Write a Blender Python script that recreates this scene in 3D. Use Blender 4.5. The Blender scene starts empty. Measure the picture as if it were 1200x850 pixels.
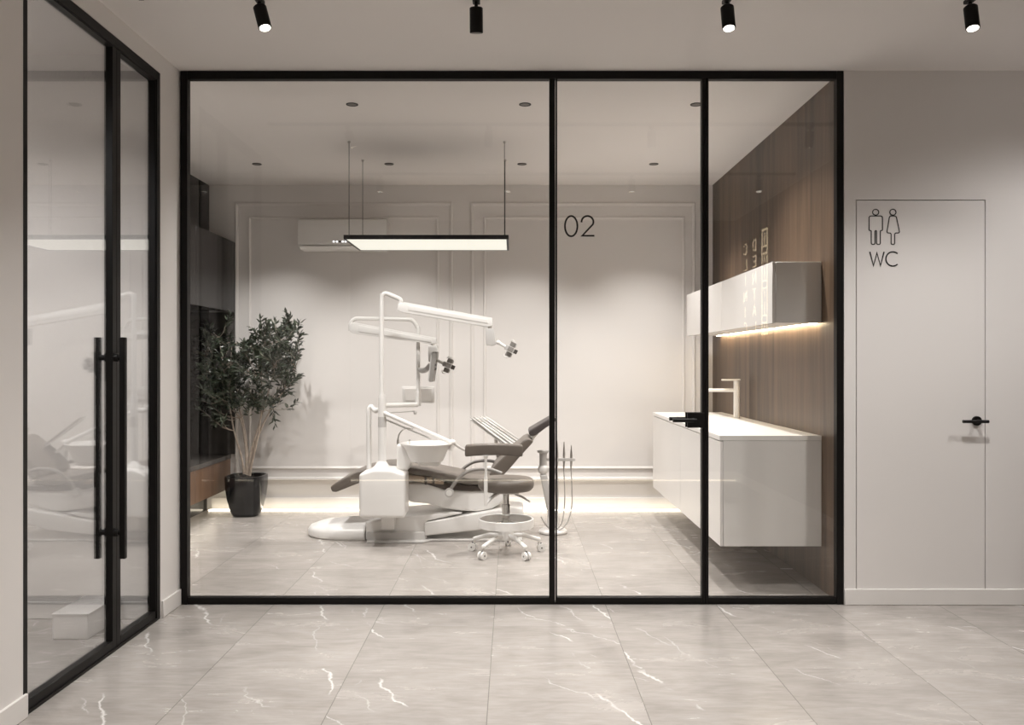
import bpy, bmesh, math, random
from mathutils import Vector, Matrix
random.seed(7)
S = bpy.context.scene
C = S.collection
F, EYE = 1021.0, 1.315                       # focal length in pixels of the 1200 px frame, eye height
def at(x, y, d):                             # a point at distance d
    return Vector(((x-600)*d/F, d, EYE-(y-425)*d/F))

# ------------------------------------------------------------------ materials
def new_mat(name):
    m = bpy.data.materials.new(name); m.use_nodes = True
    nt = m.node_tree
    return m, nt, nt.nodes['Principled BSDF']
def mat(name, col, rough=.5, metal=0, spec=.5, var=.0, scale=6, coat=0, bump=0):
    m, nt, b = new_mat(name)
    b.inputs['Roughness'].default_value = rough
    b.inputs['Metallic'].default_value = metal
    b.inputs['Specular IOR Level'].default_value = spec
    b.inputs['Coat Weight'].default_value = coat
    tc = nt.nodes.new('ShaderNodeTexCoord')
    n = nt.nodes.new('ShaderNodeTexNoise'); n.inputs['Scale'].default_value = scale; n.inputs['Detail'].default_value = 4
    nt.links.new(tc.outputs['Object'], n.inputs['Vector'])
    r = nt.nodes.new('ShaderNodeValToRGB')
    r.color_ramp.elements[0].position = .3; r.color_ramp.elements[1].position = .7
    r.color_ramp.elements[0].color = tuple(c*(1-var) for c in col)+(1,)
    r.color_ramp.elements[1].color = tuple(min(1, c*(1+var)) for c in col)+(1,)
    nt.links.new(n.outputs['Fac'], r.inputs['Fac'])
    nt.links.new(r.outputs['Color'], b.inputs['Base Color'])
    if bump:
        bp = nt.nodes.new('ShaderNodeBump'); bp.inputs['Strength'].default_value = bump; bp.inputs['Distance'].default_value = .002
        n2 = nt.nodes.new('ShaderNodeTexNoise'); n2.inputs['Scale'].default_value = 180
        nt.links.new(tc.outputs['Object'], n2.inputs['Vector'])
        nt.links.new(n2.outputs['Fac'], bp.inputs['Height']); nt.links.new(bp.outputs['Normal'], b.inputs['Normal'])
    return m
def emit(name, col, s):
    m, nt, b = new_mat(name)
    b.inputs['Base Color'].default_value = (.12, .12, .12, 1)
    b.inputs['Emission Color'].default_value = col+(1,)
    b.inputs['Emission Strength'].default_value = s
    return m
def glass(name, tint, f0):
    m, nt, b = new_mat(name); nt.nodes.remove(b)
    out = nt.nodes['Material Output']
    lw = nt.nodes.new('ShaderNodeLayerWeight'); lw.inputs['Blend'].default_value = .5
    p = nt.nodes.new('ShaderNodeMath'); p.operation = 'POWER'; p.inputs[1].default_value = 5
    q = nt.nodes.new('ShaderNodeMath'); q.operation = 'MULTIPLY_ADD'; q.inputs[1].default_value = 1-f0; q.inputs[2].default_value = f0
    nt.links.new(lw.outputs['Facing'], p.inputs[0]); nt.links.new(p.outputs[0], q.inputs[0])
    t = nt.nodes.new('ShaderNodeBsdfTransparent'); t.inputs['Color'].default_value = tint+(1,)
    g = nt.nodes.new('ShaderNodeBsdfGlossy'); g.inputs['Roughness'].default_value = 0; g.inputs['Color'].default_value = (1, 1, 1, 1)
    mx = nt.nodes.new('ShaderNodeMixShader')
    nt.links.new(q.outputs[0], mx.inputs['Fac']); nt.links.new(t.outputs[0], mx.inputs[1]); nt.links.new(g.outputs[0], mx.inputs[2])
    nt.links.new(mx.outputs[0], out.inputs['Surface'])
    return m
def node(nt, typ, op=None, a=None, b=None, c=None):
    n = nt.nodes.new(typ)
    if op: n.operation = op
    for i, v in enumerate((a, b, c)):
        if v is None: continue
        if hasattr(v, 'links'): nt.links.new(v, n.inputs[i])
        else: n.inputs[i].default_value = v
    return n
def floor_mat():
    m, nt, b = new_mat('marble_tile')
    M = lambda op, a, b_=None, c=None: node(nt, 'ShaderNodeMath', op, a, b_, c).outputs[0]
    tc = nt.nodes.new('ShaderNodeTexCoord'); pos = tc.outputs['Object']
    sp = node(nt, 'ShaderNodeSeparateXYZ', None, pos)
    u = M('DIVIDE', M('ADD', sp.outputs[0], .0926+60), .6); v = M('DIVIDE', M('ADD', sp.outputs[1], 60-4.343), .6)
    cm = node(nt, 'ShaderNodeCombineXYZ', None, M('FLOOR', u), M('FLOOR', v), 0.0)
    wn = nt.nodes.new('ShaderNodeTexWhiteNoise'); wn.noise_dimensions = '3D'; nt.links.new(cm.outputs[0], wn.inputs['Vector'])
    off = node(nt, 'ShaderNodeVectorMath', 'SCALE', wn.outputs['Color']); off.inputs['Scale'].default_value = 23
    p = node(nt, 'ShaderNodeVectorMath', 'ADD', pos, off.outputs[0]).outputs[0]
    def noise(vec, scale, detail=4, rough=.5, dist=0):
        n = nt.nodes.new('ShaderNodeTexNoise'); n.inputs['Scale'].default_value = scale; n.inputs['Detail'].default_value = detail
        n.inputs['Roughness'].default_value = rough; n.inputs['Distortion'].default_value = dist
        nt.links.new(vec, n.inputs['Vector']); return n.outputs['Fac']
    def mapping(vec, rot, scl):
        n = nt.nodes.new('ShaderNodeMapping'); n.inputs['Rotation'].default_value = (0, 0, rot); n.inputs['Scale'].default_value = scl
        nt.links.new(vec, n.inputs['Vector']); return n.outputs[0]
    cloud = noise(mapping(p, .25, (1.0, 2.2, 1)), 2.4, 8, .62, .6)
    streak = noise(mapping(p, .2, (4, 22, 1)), 2.2, 4, .6)
    r = nt.nodes.new('ShaderNodeValToRGB'); e = r.color_ramp.elements
    e[0].position = .3; e[0].color = (.255, .232, .212, 1); e[1].position = .72; e[1].color = (.425, .396, .370, 1)
    nt.links.new(M('MULTIPLY_ADD', streak, .35, M('MULTIPLY', cloud, .68)), r.inputs['Fac'])
    # white veins, thin and sparse, all running the same way through the slabs
    pp = node(nt, 'ShaderNodeSeparateXYZ', None, p)
    def along(ca, sa, ku, kv):
        u_ = M('MULTIPLY', M('SUBTRACT', M('MULTIPLY', pp.outputs[0], ca), M('MULTIPLY', pp.outputs[1], sa)), ku)
        v_ = M('MULTIPLY', M('ADD', M('MULTIPLY', pp.outputs[0], sa), M('MULTIPLY', pp.outputs[1], ca)), kv)
        return node(nt, 'ShaderNodeCombineXYZ', None, u_, v_, pp.outputs[2]).outputs[0]
    def line(n_, k): return M('MAXIMUM', M('SUBTRACT', 1, M('MULTIPLY', M('ABSOLUTE', M('SUBTRACT', n_, .5)), k)), 0.0)
    def gate(n_, lo, k, top=1.0): return M('MINIMUM', M('MAXIMUM', M('MULTIPLY', M('SUBTRACT', n_, lo), k), 0.0), top)
    fu = M('FRACT', u); fv = M('FRACT', v)
    ws = node(nt, 'ShaderNodeSeparateColor', None, wn.outputs['Color'])
    wob = noise(p, 5.5, 5, .62); wob2 = noise(p, 2.6, 2, .5)
    def streakline(ca, sa, r0, r1, amp, wid, lo, sharp, top):
        vv = M('ADD', M('MULTIPLY', fu, sa), M('MULTIPLY', fv, ca)); uu = M('SUBTRACT', M('MULTIPLY', fu, ca), M('MULTIPLY', fv, sa))
        d = M('SUBTRACT', vv, M('MULTIPLY_ADD', r0, 1.5, -.1))
        d = M('ADD', d, M('MULTIPLY', M('SUBTRACT', wob, .5), amp)); d = M('ADD', d, M('MULTIPLY', M('SUBTRACT', wob2, .5), .28))
        ln = M('MAXIMUM', M('SUBTRACT', 1, M('DIVIDE', M('ABSOLUTE', d), wid)), 0.0)
        seg = M('SUBTRACT', .42, M('ABSOLUTE', M('SUBTRACT', uu, M('MULTIPLY_ADD', r1, .9, -.65))))
        g2 = gate(noise(p, 3.2, 2), lo, sharp)
        return M('MULTIPLY', M('MULTIPLY', ln, top), M('MULTIPLY', gate(seg, 0.0, 9), g2))
    vein = streakline(.40, .92, ws.outputs[0], ws.outputs[1], .20, .0135, .42, 12, .78); mk = 1.0
    vein2 = M('ADD', streakline(.62, .78, ws.outputs[2], ws.outputs[0], .26, .010, .47, 10, .4), streakline(.28, .96, ws.outputs[1], ws.outputs[2], .22, .009, .47, 10, .35)); mk2 = 1.0
    vf = M('MINIMUM', M('ADD', M('MULTIPLY', vein, mk), M('MULTIPLY', vein2, mk2)), .9)
    mx = nt.nodes.new('ShaderNodeMix'); mx.data_type = 'RGBA'
    nt.links.new(vf, mx.inputs[0]); nt.links.new(r.outputs['Color'], mx.inputs[6]); mx.inputs[7].default_value = (.82, .80, .78, 1)
    # tile to tile tone
    hsv = nt.nodes.new('ShaderNodeHueSaturation'); nt.links.new(mx.outputs[2], hsv.inputs['Color'])
    nt.links.new(M('MULTIPLY_ADD', wn.outputs['Value'], .12, .94), hsv.inputs['Value'])
    du = M('MULTIPLY', M('MINIMUM', fu, M('SUBTRACT', 1, fu)), .6); dv = M('MULTIPLY', M('MINIMUM', fv, M('SUBTRACT', 1, fv)), .6)
    j1 = M('LESS_THAN', du, .0017); j2 = M('MULTIPLY', M('LESS_THAN', dv, .0012), .18)
    jm = nt.nodes.new('ShaderNodeMix'); jm.data_type = 'RGBA'
    nt.links.new(M('MAXIMUM', M('MULTIPLY', j1, .75), j2), jm.inputs[0]); nt.links.new(hsv.outputs[0], jm.inputs[6]); jm.inputs[7].default_value = (.13, .12, .11, 1)
    nt.links.new(jm.outputs[2], b.inputs['Base Color'])
    nt.links.new(M('MULTIPLY_ADD', cloud, .12, .2), b.inputs['Roughness'])
    b.inputs['Specular IOR Level'].default_value = .5
    return m
def wood_mat(name, dark, light, board=.31, rough=.42):
    m, nt, b = new_mat(name)
    M = lambda op, a, b_=None, c=None: node(nt, 'ShaderNodeMath', op, a, b_, c).outputs[0]
    tc = nt.nodes.new('ShaderNodeTexCoord'); sp = node(nt, 'ShaderNodeSeparateXYZ', None, tc.outputs['Object'])
    h = M('ADD', M('ADD', sp.outputs[0], sp.outputs[1]), 40)
    bd = M('FLOOR', M('DIVIDE', h, board))
    wn = nt.nodes.new('ShaderNodeTexWhiteNoise'); wn.noise_dimensions = '1D'; nt.links.new(bd, wn.inputs['W'])
    v = node(nt, 'ShaderNodeCombineXYZ', None, M('MULTIPLY', h, 9), M('MULTIPLY', wn.outputs['Value'], 50), M('MULTIPLY', sp.outputs[2], .55)).outputs[0]
    n = nt.nodes.new('ShaderNodeTexNoise'); n.inputs['Scale'].default_value = 1.2; n.inputs['Detail'].default_value = 6; n.inputs['Distortion'].default_value = .8
    nt.links.new(v, n.inputs['Vector'])
    v2 = node(nt, 'ShaderNodeCombineXYZ', None, M('MULTIPLY', h, 70), 0.0, M('MULTIPLY', sp.outputs[2], 1.6)).outputs[0]
    n2 = nt.nodes.new('ShaderNodeTexNoise'); n2.inputs['Scale'].default_value = 1.5; n2.inputs['Detail'].default_value = 3
    nt.links.new(v2, n2.inputs['Vector'])
    f = M('ADD', M('MULTIPLY', n.outputs['Fac'], .6), M('ADD', M('MULTIPLY', n2.outputs['Fac'], .3), M('MULTIPLY', wn.outputs['Value'], .12)))
    r = nt.nodes.new('ShaderNodeValToRGB'); e = r.color_ramp.elements
    e[0].position = .35; e[0].color = dark+(1,); e[1].position = .68; e[1].color = light+(1,)
    nt.links.new(f, r.inputs['Fac']); nt.links.new(r.outputs['Color'], b.inputs['Base Color'])
    b.inputs['Roughness'].default_value = rough
    return m
def leaf_mat():
    m, nt, b = new_mat('leaf')
    tc = nt.nodes.new('ShaderNodeTexCoord'); n = nt.nodes.new('ShaderNodeTexNoise'); n.inputs['Scale'].default_value = 25
    nt.links.new(tc.outputs['Object'], n.inputs['Vector'])
    r = nt.nodes.new('ShaderNodeValToRGB'); e = r.color_ramp.elements
    e[0].position = .35; e[0].color = (.010, .016, .009, 1); e[1].position = .7; e[1].color = (.05, .066, .04, 1)
    g = nt.nodes.new('ShaderNodeNewGeometry')
    mx = nt.nodes.new('ShaderNodeMix'); mx.data_type = 'RGBA'
    nt.links.new(n.outputs['Fac'], r.inputs['Fac']); nt.links.new(g.outputs['Backfacing'], mx.inputs[0])
    nt.links.new(r.outputs['Color'], mx.inputs[6]); mx.inputs[7].default_value = (.10, .12, .085, 1)
    nt.links.new(mx.outputs[2], b.inputs['Base Color']); b.inputs['Roughness'].default_value = .3
    return m
M_ = {}
M_['wall'] = mat('wall_paint', (.75, .723, .702), .75, spec=.25, var=.01, scale=1.5)
M_['ceil'] = mat('ceiling_paint', (.80, .768, .745), .85, spec=.2, var=.01, scale=1.2)
M_['skirt'] = mat('skirting_paint', (.76, .735, .71), .45, var=.01)
M_['white'] = mat('white_lacquer', (.80, .775, .75), .12, spec=.5, var=.01)
M_['satin'] = mat('white_satin_panel', (.79, .765, .74), .38, var=.01)
M_['stone'] = mat('white_solid_surface', (.84, .82, .79), .3, var=.02, scale=30)
M_['plastic'] = mat('white_plastic', (.80, .785, .765), .28, var=.01)
M_['offplastic'] = mat('pale_grey_plastic', (.55, .535, .52), .35, var=.02)
M_['grey'] = mat('mid_grey_plastic', (.27, .255, .24), .4, var=.03)
M_['darkgrey'] = mat('dark_grey_plastic', (.07, .065, .06), .4, var=.03)
M_['black'] = mat('black_metal', (.006, .005, .0045), .45, spec=.2, var=.05)
M_['vinyl'] = mat('black_vinyl', (.010, .008, .007), .6, var=.02)
M_['gloss'] = mat('black_gloss_lacquer', (.006, .005, .005), .12, spec=.2, var=.02)
M_['smoke'] = mat('smoked_panel', (.075, .068, .062), .15, spec=.5, var=.03)
M_['potgloss'] = mat('black_ceramic', (.012, .012, .013), .16, spec=.5, var=.03)
M_['soil'] = mat('soil', (.06, .04, .03), .9, var=.4, scale=60)
M_['bark'] = mat('pale_bark', (.42, .35, .29), .7, var=.2, scale=40)
M_['leather'] = mat('taupe_leather', (.125, .105, .089), .42, var=.04, scale=20, bump=.15)
M_['leatherdark'] = mat('dark_brown_shell', (.045, .030, .022), .35, var=.04)
M_['leathergrey'] = mat('charcoal_leather', (.062, .052, .050), .45, var=.04, bump=.15)
M_['tan'] = mat('tan_leather', (.27, .19, .13), .45, var=.05, bump=.15)
M_['chrome'] = mat('chrome', (.72, .71, .69), .12, metal=1, var=.01)
M_['steel'] = mat('brushed_steel', (.5, .48, .46), .3, metal=1, var=.03)
M_['gap'] = mat('painted_gap_shade', (.01, .009, .008), .9, spec=.05, var=.1)
M_['hose'] = mat('grey_hose', (.36, .34, .32), .5, var=.03)
M_['floor'] = floor_mat()
M_['wood'] = wood_mat('walnut_boards', (.034, .021, .013), (.150, .097, .060))
M_['darkwood'] = wood_mat('dark_walnut_boards', (.035, .022, .015), (.085, .055, .037))
M_['drawer'] = wood_mat('brown_veneer', (.12, .065, .038), (.21, .125, .075), rough=.3)
M_['leaf'] = leaf_mat()
M_['glass'] = glass('clear_glass', (.985, .985, .98), .024)
M_['entryglass'] = glass('tinted_entry_glass', (.93, .935, .94), .13)
M_['led'] = emit('warm_led', (1, .80, .52), 42)
M_['floorled'] = emit('warm_floor_led', (1, .88, .69), 5)
M_['panel'] = emit('light_panel', (1, .965, .84), .90)
M_['lens'] = emit('lamp_lens', (1, .93, .80), 9)
M_['dim'] = mat('dim_lens', (.10, .085, .075), .35, var=.05)
M_['indicator'] = emit('white_indicator', (1, 1, 1), 1.6)
M_['signlit'] = emit('lit_sign', (1, .82, .52), 6.5)

# ------------------------------------------------------------------ mesh builder
class MB:
    def __init__(s): s.bm = bmesh.new()
    def _bev(s, verts, w, seg=2):
        if w <= 0: return
        vs = set(verts)
        ed = [e for e in s.bm.edges if e.verts[0] in vs and e.verts[1] in vs]
        bmesh.ops.bevel(s.bm, geom=ed, offset=w, segments=seg, profile=.6, affect='EDGES', clamp_overlap=True)
    def box(s, lo, hi, bev=0, seg=2, rot=None):
        lo, hi = Vector(lo), Vector(hi)
        c = (lo+hi)/2; d = hi-lo
        mtx = Matrix.Translation(c) @ (rot.to_4x4() if rot else Matrix.Identity(4)) @ Matrix.Diagonal((abs(d.x), abs(d.y), abs(d.z), 1))
        r = bmesh.ops.create_cube(s.bm, size=1, matrix=mtx)
        s._bev(r['verts'], bev, seg); return s
    def prism(s, pts, vec, bev=0, seg=2):
        vec = Vector(vec); n = len(pts)
        a = [s.bm.verts.new(Vector(p)) for p in pts]; b = [s.bm.verts.new(Vector(p)+vec) for p in pts]
        fs = [s.bm.faces.new(a), s.bm.faces.new(list(reversed(b)))]
        for i in range(n):
            j = (i+1) % n
            fs.append(s.bm.faces.new((a[j], a[i], b[i], b[j])))
        bmesh.ops.recalc_face_normals(s.bm, faces=fs)
        s._bev(a+b, bev, seg); return s
    def tube(s, path, r, seg=10, radii=None, closed=False, smooth=0, cap=True):
        path = [Vector(p) for p in path]
        if smooth: path, radii = catmull(path, smooth, radii)
        n = len(path); rings = []
        up = Vector((0, 0, 1)); prev = None
        for i, p in enumerate(path):
            if closed: t = path[(i+1) % n]-path[i-1]
            else: t = path[min(i+1, n-1)]-path[max(i-1, 0)]
            t.normalize()
            if prev is None:
                ref = up if abs(t.z) < .9 else Vector((1, 0, 0))
                x = t.cross(ref).normalized()
            else:
                x = (prev-t*prev.dot(t)).normalized()
            prev = x; y = t.cross(x)
            rr = radii[i] if radii else r
            rings.append([s.bm.verts.new(p+(x*math.cos(2*math.pi*k/seg)+y*math.sin(2*math.pi*k/seg))*rr) for k in range(seg)])
        m = n if closed else n-1; fs = []
        for i in range(m):
            A, B = rings[i], rings[(i+1) % n]
            for k in range(seg):
                l = (k+1) % seg
                fs.append(s.bm.faces.new((A[k], A[l], B[l], B[k])))
        if not closed and cap:
            fs.append(s.bm.faces.new(rings[0])); fs.append(s.bm.faces.new(rings[-1]))
        bmesh.ops.recalc_face_normals(s.bm, faces=fs); return s
    def cyl(s, a, b, r, seg=20, r2=None):
        return s.tube([a, b], r, seg, radii=[r, r if r2 is None else r2])
    def lathe(s, prof, c, seg=32, sx=1, sy=1, power=2, rot=0):
        c = Vector(c); rings = []
        def sup(a):
            ca, sa = math.cos(a), math.sin(a)
            k = (abs(ca)**power+abs(sa)**power)**(-1/power)
            return ca*k, sa*k
        for (r, z) in prof:
            ring = []
            for k in range(seg):
                u, v = sup(2*math.pi*k/seg)
                u *= r*sx; v *= r*sy
                ring.append(s.bm.verts.new(c+Vector((u*math.cos(rot)-v*math.sin(rot), u*math.sin(rot)+v*math.cos(rot), z))))
            rings.append(ring)
        fs = []
        for A, B in zip(rings, rings[1:]):
            for k in range(seg):
                l = (k+1) % seg; fs.append(s.bm.faces.new((A[k], A[l], B[l], B[k])))
        fs.append(s.bm.faces.new(list(reversed(rings[0])))); fs.append(s.bm.faces.new(rings[-1]))
        return s
    def ball(s, c, r, sc=(1, 1, 1), rot=None, u=20, v=12):
        mtx = Matrix.Translation(Vector(c)) @ (rot.to_4x4() if rot else Matrix.Identity(4)) @ Matrix.Diagonal((sc[0], sc[1], sc[2], 1))
        bmesh.ops.create_uvsphere(s.bm, u_segments=u, v_segments=v, radius=r, matrix=mtx); return s
    def ribbon(s, pts, w, th, to3, closed=False):
        """a stroke of lettering: width w in the (u, v) plane, thickness th"""
        P = [Vector(p) for p in pts]; n = len(P); L, R = [], []
        for i in range(n):
            a = P[i-1] if (closed or i) else None; b = P[(i+1) % n] if (closed or i < n-1) else None
            d1 = (P[i]-a).normalized() if a is not None else None
            d2 = (b-P[i]).normalized() if b is not None else None
            d1 = d1 or d2; d2 = d2 or d1
            n1 = Vector((-d1.y, d1.x)); n2 = Vector((-d2.y, d2.x)); mm = n1+n2
            mm = mm.normalized() if mm.length > 1e-4 else n1
            k = w/2/max(.45, mm.dot(n1))
            L.append(P[i]+mm*k); R.append(P[i]-mm*k)
        mk = lambda q, h: s.bm.verts.new(Vector(to3(q.x, q.y, h)))
        l0 = [mk(q, 0) for q in L]; r0 = [mk(q, 0) for q in R]; l1 = [mk(q, th) for q in L]; r1 = [mk(q, th) for q in R]
        fs = []
        for i in range(n if closed else n-1):
            j = (i+1) % n
            fs += [s.bm.faces.new((l0[i], l0[j], r0[j], r0[i])), s.bm.faces.new((l1[i], r1[i], r1[j], l1[j])),
                   s.bm.faces.new((l0[i], l1[i], l1[j], l0[j])), s.bm.faces.new((r0[i], r0[j], r1[j], r1[i]))]
        if not closed:
            fs += [s.bm.faces.new((l0[0], r0[0], r1[0], l1[0])), s.bm.faces.new((l0[-1], l1[-1], r1[-1], r0[-1]))]
        bmesh.ops.recalc_face_normals(s.bm, faces=fs); return s
    def build(s, name, m, parent=None, smooth=True):
        if parent is not None: bmesh.ops.transform(s.bm, matrix=Matrix.Translation(-wloc(parent)), verts=s.bm.verts)
        me = bpy.data.meshes.new(name); s.bm.to_mesh(me); s.bm.free()
        me.materials.append(M_[m])
        if smooth:
            for p in me.polygons: p.use_smooth = True
            me.set_sharp_from_angle(angle=math.radians(38))
        o = bpy.data.objects.new(name, me); C.objects.link(o)
        if parent is not None: o.parent = parent
        return o
def wloc(o):
    v = Vector((0, 0, 0))
    while o is not None: v += o.location; o = o.parent
    return v
def catmull(P, k, radii=None):
    out, rr = [], []
    n = len(P)
    for i in range(n-1):
        p0, p1, p2, p3 = P[max(i-1, 0)], P[i], P[i+1], P[min(i+2, n-1)]
        for j in range(k):
            t = j/k
            out.append(.5*((2*p1)+(p2-p0)*t+(2*p0-5*p1+4*p2-p3)*t*t+(3*p1-p0-3*p2+p3)*t**3))
            if radii: rr.append(radii[i]*(1-t)+radii[i+1]*t)
    out.append(P[-1])
    if radii: rr.append(radii[-1])
    return out, (rr if radii else None)
def tag(o, label, cat, group=None, kind=None):
    o['label'] = label; o['category'] = cat
    if group: o['group'] = group
    if kind: o['kind'] = kind
    return o
def thing(name, label, cat, loc, group=None):
    o = bpy.data.objects.new(name, None); C.objects.link(o); o.location = loc; o.empty_display_size = .1
    return tag(o, label, cat, group)
def struct(name, mb, m, label, cat, smooth=True):
    return tag(mb.build(name, m, None, smooth), label, cat, None, 'structure')
def dup(root, loc, label):
    r = root.copy(); C.objects.link(r); r.location = loc; r['label'] = label
    for ch in list(root.children):
        c = ch.copy(); C.objects.link(c); c.parent = r
        for g in list(ch.children):
            d = g.copy(); C.objects.link(d); d.parent = c
    return r
def spot(name, loc, aim, watts, deg, blend=.6, col=(1, .93, .85), r=.03, parent=None):
    l = bpy.data.lights.new(name, 'SPOT'); l.energy = watts; l.spot_size = math.radians(deg); l.spot_blend = blend
    l.color = col; l.shadow_soft_size = r
    o = bpy.data.objects.new(name, l); C.objects.link(o)
    d = (Vector(aim)-Vector(loc)).normalized()
    o.rotation_euler = d.to_track_quat('-Z', 'Y').to_euler()
    o.location = Vector(loc)-(wloc(parent) if parent is not None else Vector())
    if parent is not None: o.parent = parent
    return o

# ------------------------------------------------------------------ the shell
H = 2.899; DP = 4.7276; DB = 7.773; XL = -1.806; XR = 1.80
YW = -.22                                     # the wall behind the camera
struct('floor', MB().box((-4.9, -.5, -.1), (4.5, 8.2, 0)), 'floor', 'grey marble floor of large square tiles with white veins', 'floor')
struct('ceiling', MB().box((-4.9, -.5, H), (4.5, 8.2, H+.12)), 'ceil', 'plain off-white ceiling over both rooms', 'ceiling')
w = MB(); w.box((-3.4, DB, .255), (2.1, DB+.25, H)); w.box((-3.4, DB+.03, 0), (2.1, DB+.25, .255))
struct('wall_back', w, 'wall', 'off-white panelled rear wall of the treatment room', 'wall')
struct('wall_wood', MB().box((1.79, DP+.055, 0), (2.05, DB, H)), 'wood', 'walnut boarded side wall behind the white cabinets', 'wall')
struct('wall_side', MB().box((-3.4, DP+.02, 0), (-3.2, DB, H)), 'wall', 'off-white side wall behind the black wall unit', 'wall')
struct('wall_divider', MB().box((-4.75, 4.475, 0), (XL, DP+.02, H)), 'wall', 'off-white wall between glass entrance and glass partition', 'wall')
w = MB(); w.box((XL-.13, YW-.1, 0), (XL, 3.218, H)); w.box((XL-.13, 3.218, 2.802), (XL, 4.475, H))
struct('wall_left', w, 'wall', 'off-white left wall around the double glass entrance', 'wall')
w = MB(); x0, x1, zt = 1.866, 2.570, 2.199
w.box((XR+.002, DP, 0), (x0, DP+.06, H)); w.box((x1, DP, 0), (4.3, DP+.06, H)); w.box((x0, DP, zt), (x1, DP+.06, H))
struct('wall_restroom', w, 'wall', 'off-white wall holding the flush restroom door', 'wall', False)
struct('wall_right', MB().box((2.5, YW-.1, 0), (2.62, 3.85, H)), 'darkwood', 'dark walnut right wall of the lobby carrying the lit sign', 'wall')
struct('wall_front', MB().box((XL-.13, YW-.1, 0), (2.5, YW, H)), 'darkwood', 'dark walnut wall at the near end of the lobby', 'wall')
w = MB(); w.box((4.2, 2, 0), (4.3, DP, H)); w.box((2.62, 1.95, 0), (4.3, 2.05, H))
struct('wall_corridor', w, 'wall', 'off-white walls of the short corridor on the right', 'wall')
w = MB(); w.box((-4.85, .9, 0), (-4.7, 4.475, H)); w.box((-4.7, .9, 0), (XL-.13, 1.0, H))
struct('wall_entry', w, 'wall', 'off-white walls of the side room beyond the glass entrance', 'wall')
# skirtings
BH, BT = .088, .013
def skirt(name, lo, hi, label):
    struct(name, MB().box(lo, hi, .003, 1), 'skirt', label, 'baseboard')
skirt('baseboard_right', (XR+.002, DP-BT, 0), (4.2, DP, BH), 'white skirting board running across below the restroom door')
skirt('baseboard_left', (XL, YW, 0), (XL+BT, 3.232, BH), 'white skirting board on the wall nearest the viewer at left')
skirt('baseboard_corner', (XL, 4.485, 0), (XL+BT, DP-.002, BH), 'short white skirting piece between the two glass walls')
skirt('baseboard_entry', (-4.7, 4.475-BT, 0), (XL-.03, 4.475, BH), 'white skirting board of the side room behind the glass entrance')
skirt('baseboard_front', (XL+BT, YW, 0), (2.5-BT, YW+BT, .1), 'white skirting board at the near end of the lobby')
skirt('baseboard_side', (2.5-BT, YW, 0), (2.5, 3.85, .1), 'white skirting board under the dark walnut wall')
struct('baseboard_back', MB().box((-2.69, DB+.012, 0), (1.788, DB+.03, .105), .003, 1), 'skirt', 'brightly lit low skirting board under the rear wall', 'baseboard')
o = MB().box((-2.69, DB-.062, .0), (1.78, DB-.018, .010), .002, 1).build('floor_light', 'floorled')
tag(o, 'warm light strip lying on the floor along the rear wall', 'light strip')
o = MB().box((XL+.02, YW+.04, 0), (2.48, YW+.065, .014), .002, 1).build('floor_light', 'floorled')
tag(o, 'warm light strip on the floor at the near end of the lobby', 'light strip')

# ------------------------------------------------------------------ wall mouldings
def px_rect(x0, y0, x1, y1): 
    a = at(x0, y0, DB); b = at(x1, y1, DB); return a.x, b.z, b.x, a.z
def moulding(name, r, wd, hh, label):
    x0, z0, x1, z1 = r; mb = MB(); bm = mb.bm
    lv = [(0, 0), (.15, .8), (.4, 1), (.6, .75), (.8, .7), (1, 0)]
    rings = []
    for t, h in lv:
        k = t*wd; y = DB-h*hh
        rings.append([bm.verts.new((X, y, Z)) for X, Z in ((x0+k, z0+k), (x1-k, z0+k), (x1-k, z1-k), (x0+k, z1-k))])
    for A, B in zip(rings, rings[1:]):
        for i in range(4):
            j = (i+1) % 4; bm.faces.new((A[i], A[j], B[j], B[i]))
    for i in range(4):
        j = (i+1) % 4; bm.faces.new((rings[-1][i], rings[-1][j], rings[0][j], rings[0][i]))
    bmesh.ops.recalc_face_normals(bm, faces=bm.faces)
    struct(name, mb, 'wall', label, 'wall moulding', False)
moulding('trim_1', px_rect(275.5, 237.5, 530.5, 563), .030, .016, 'outer picture moulding behind the potted tree on the rear wall')
moulding('trim_2', px_rect(291, 254, 514.5, 550), .024, .013, 'inner picture moulding behind the potted tree on the rear wall')
moulding('trim_3', px_rect(551.5, 237.5, 815, 563), .030, .016, 'outer picture moulding of the rear wall nearest the sink')
moulding('trim_4', px_rect(566.5, 254, 802.5, 550), .024, .013, 'inner picture moulding of the rear wall nearest the sink')

# ------------------------------------------------------------------ glass partition 02
FD = .045                                     # frame depth
def bar(mb, x0, z0, x1, z1, y0=DP, y1=DP+FD): mb.box((x0, y0, z0), (x1, y1, z1), .0015, 1)
sx = lambda x: (x-600)*DP/F
sz = lambda y: EYE-(y-425)*DP/F
w = MB(); t = .037
bar(w, -XR, 0, -XR+t, H); bar(w, XR-t, 0, XR, H); bar(w, -XR+t, H-.04, XR-t, H); bar(w, -XR+t, 0, XR-t, .012, DP+.004, DP+FD)
struct('trim_5', w, 'black', 'slim black outer frame of the glass partition', 'partition frame')
def pane(name, x0, x1, label, cat, stiles, y=DP+.02, m='glass'):
    mb = MB(); a, b = x0+stiles[0], x1-stiles[1]; z0, z1 = .012, H-.04
    bar(mb, x0, z0, a, z1); bar(mb, b, z0, x1, z1)
    bar(mb, a, z0, b, z0+.026); bar(mb, a, z1-.004, b, z1)
    o = struct(name, mb, 'black', label, cat)
    MB().box((a-.006, y, z0+.02), (b+.006, y+.008, z1-.002)).build('glass_pane', m, o, False)
    return o
pane('window_1', -XR+t, sx(650.4), 'wide fixed glass panel in front of the dental chair', 'glass panel', (.001, .0305))
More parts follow.
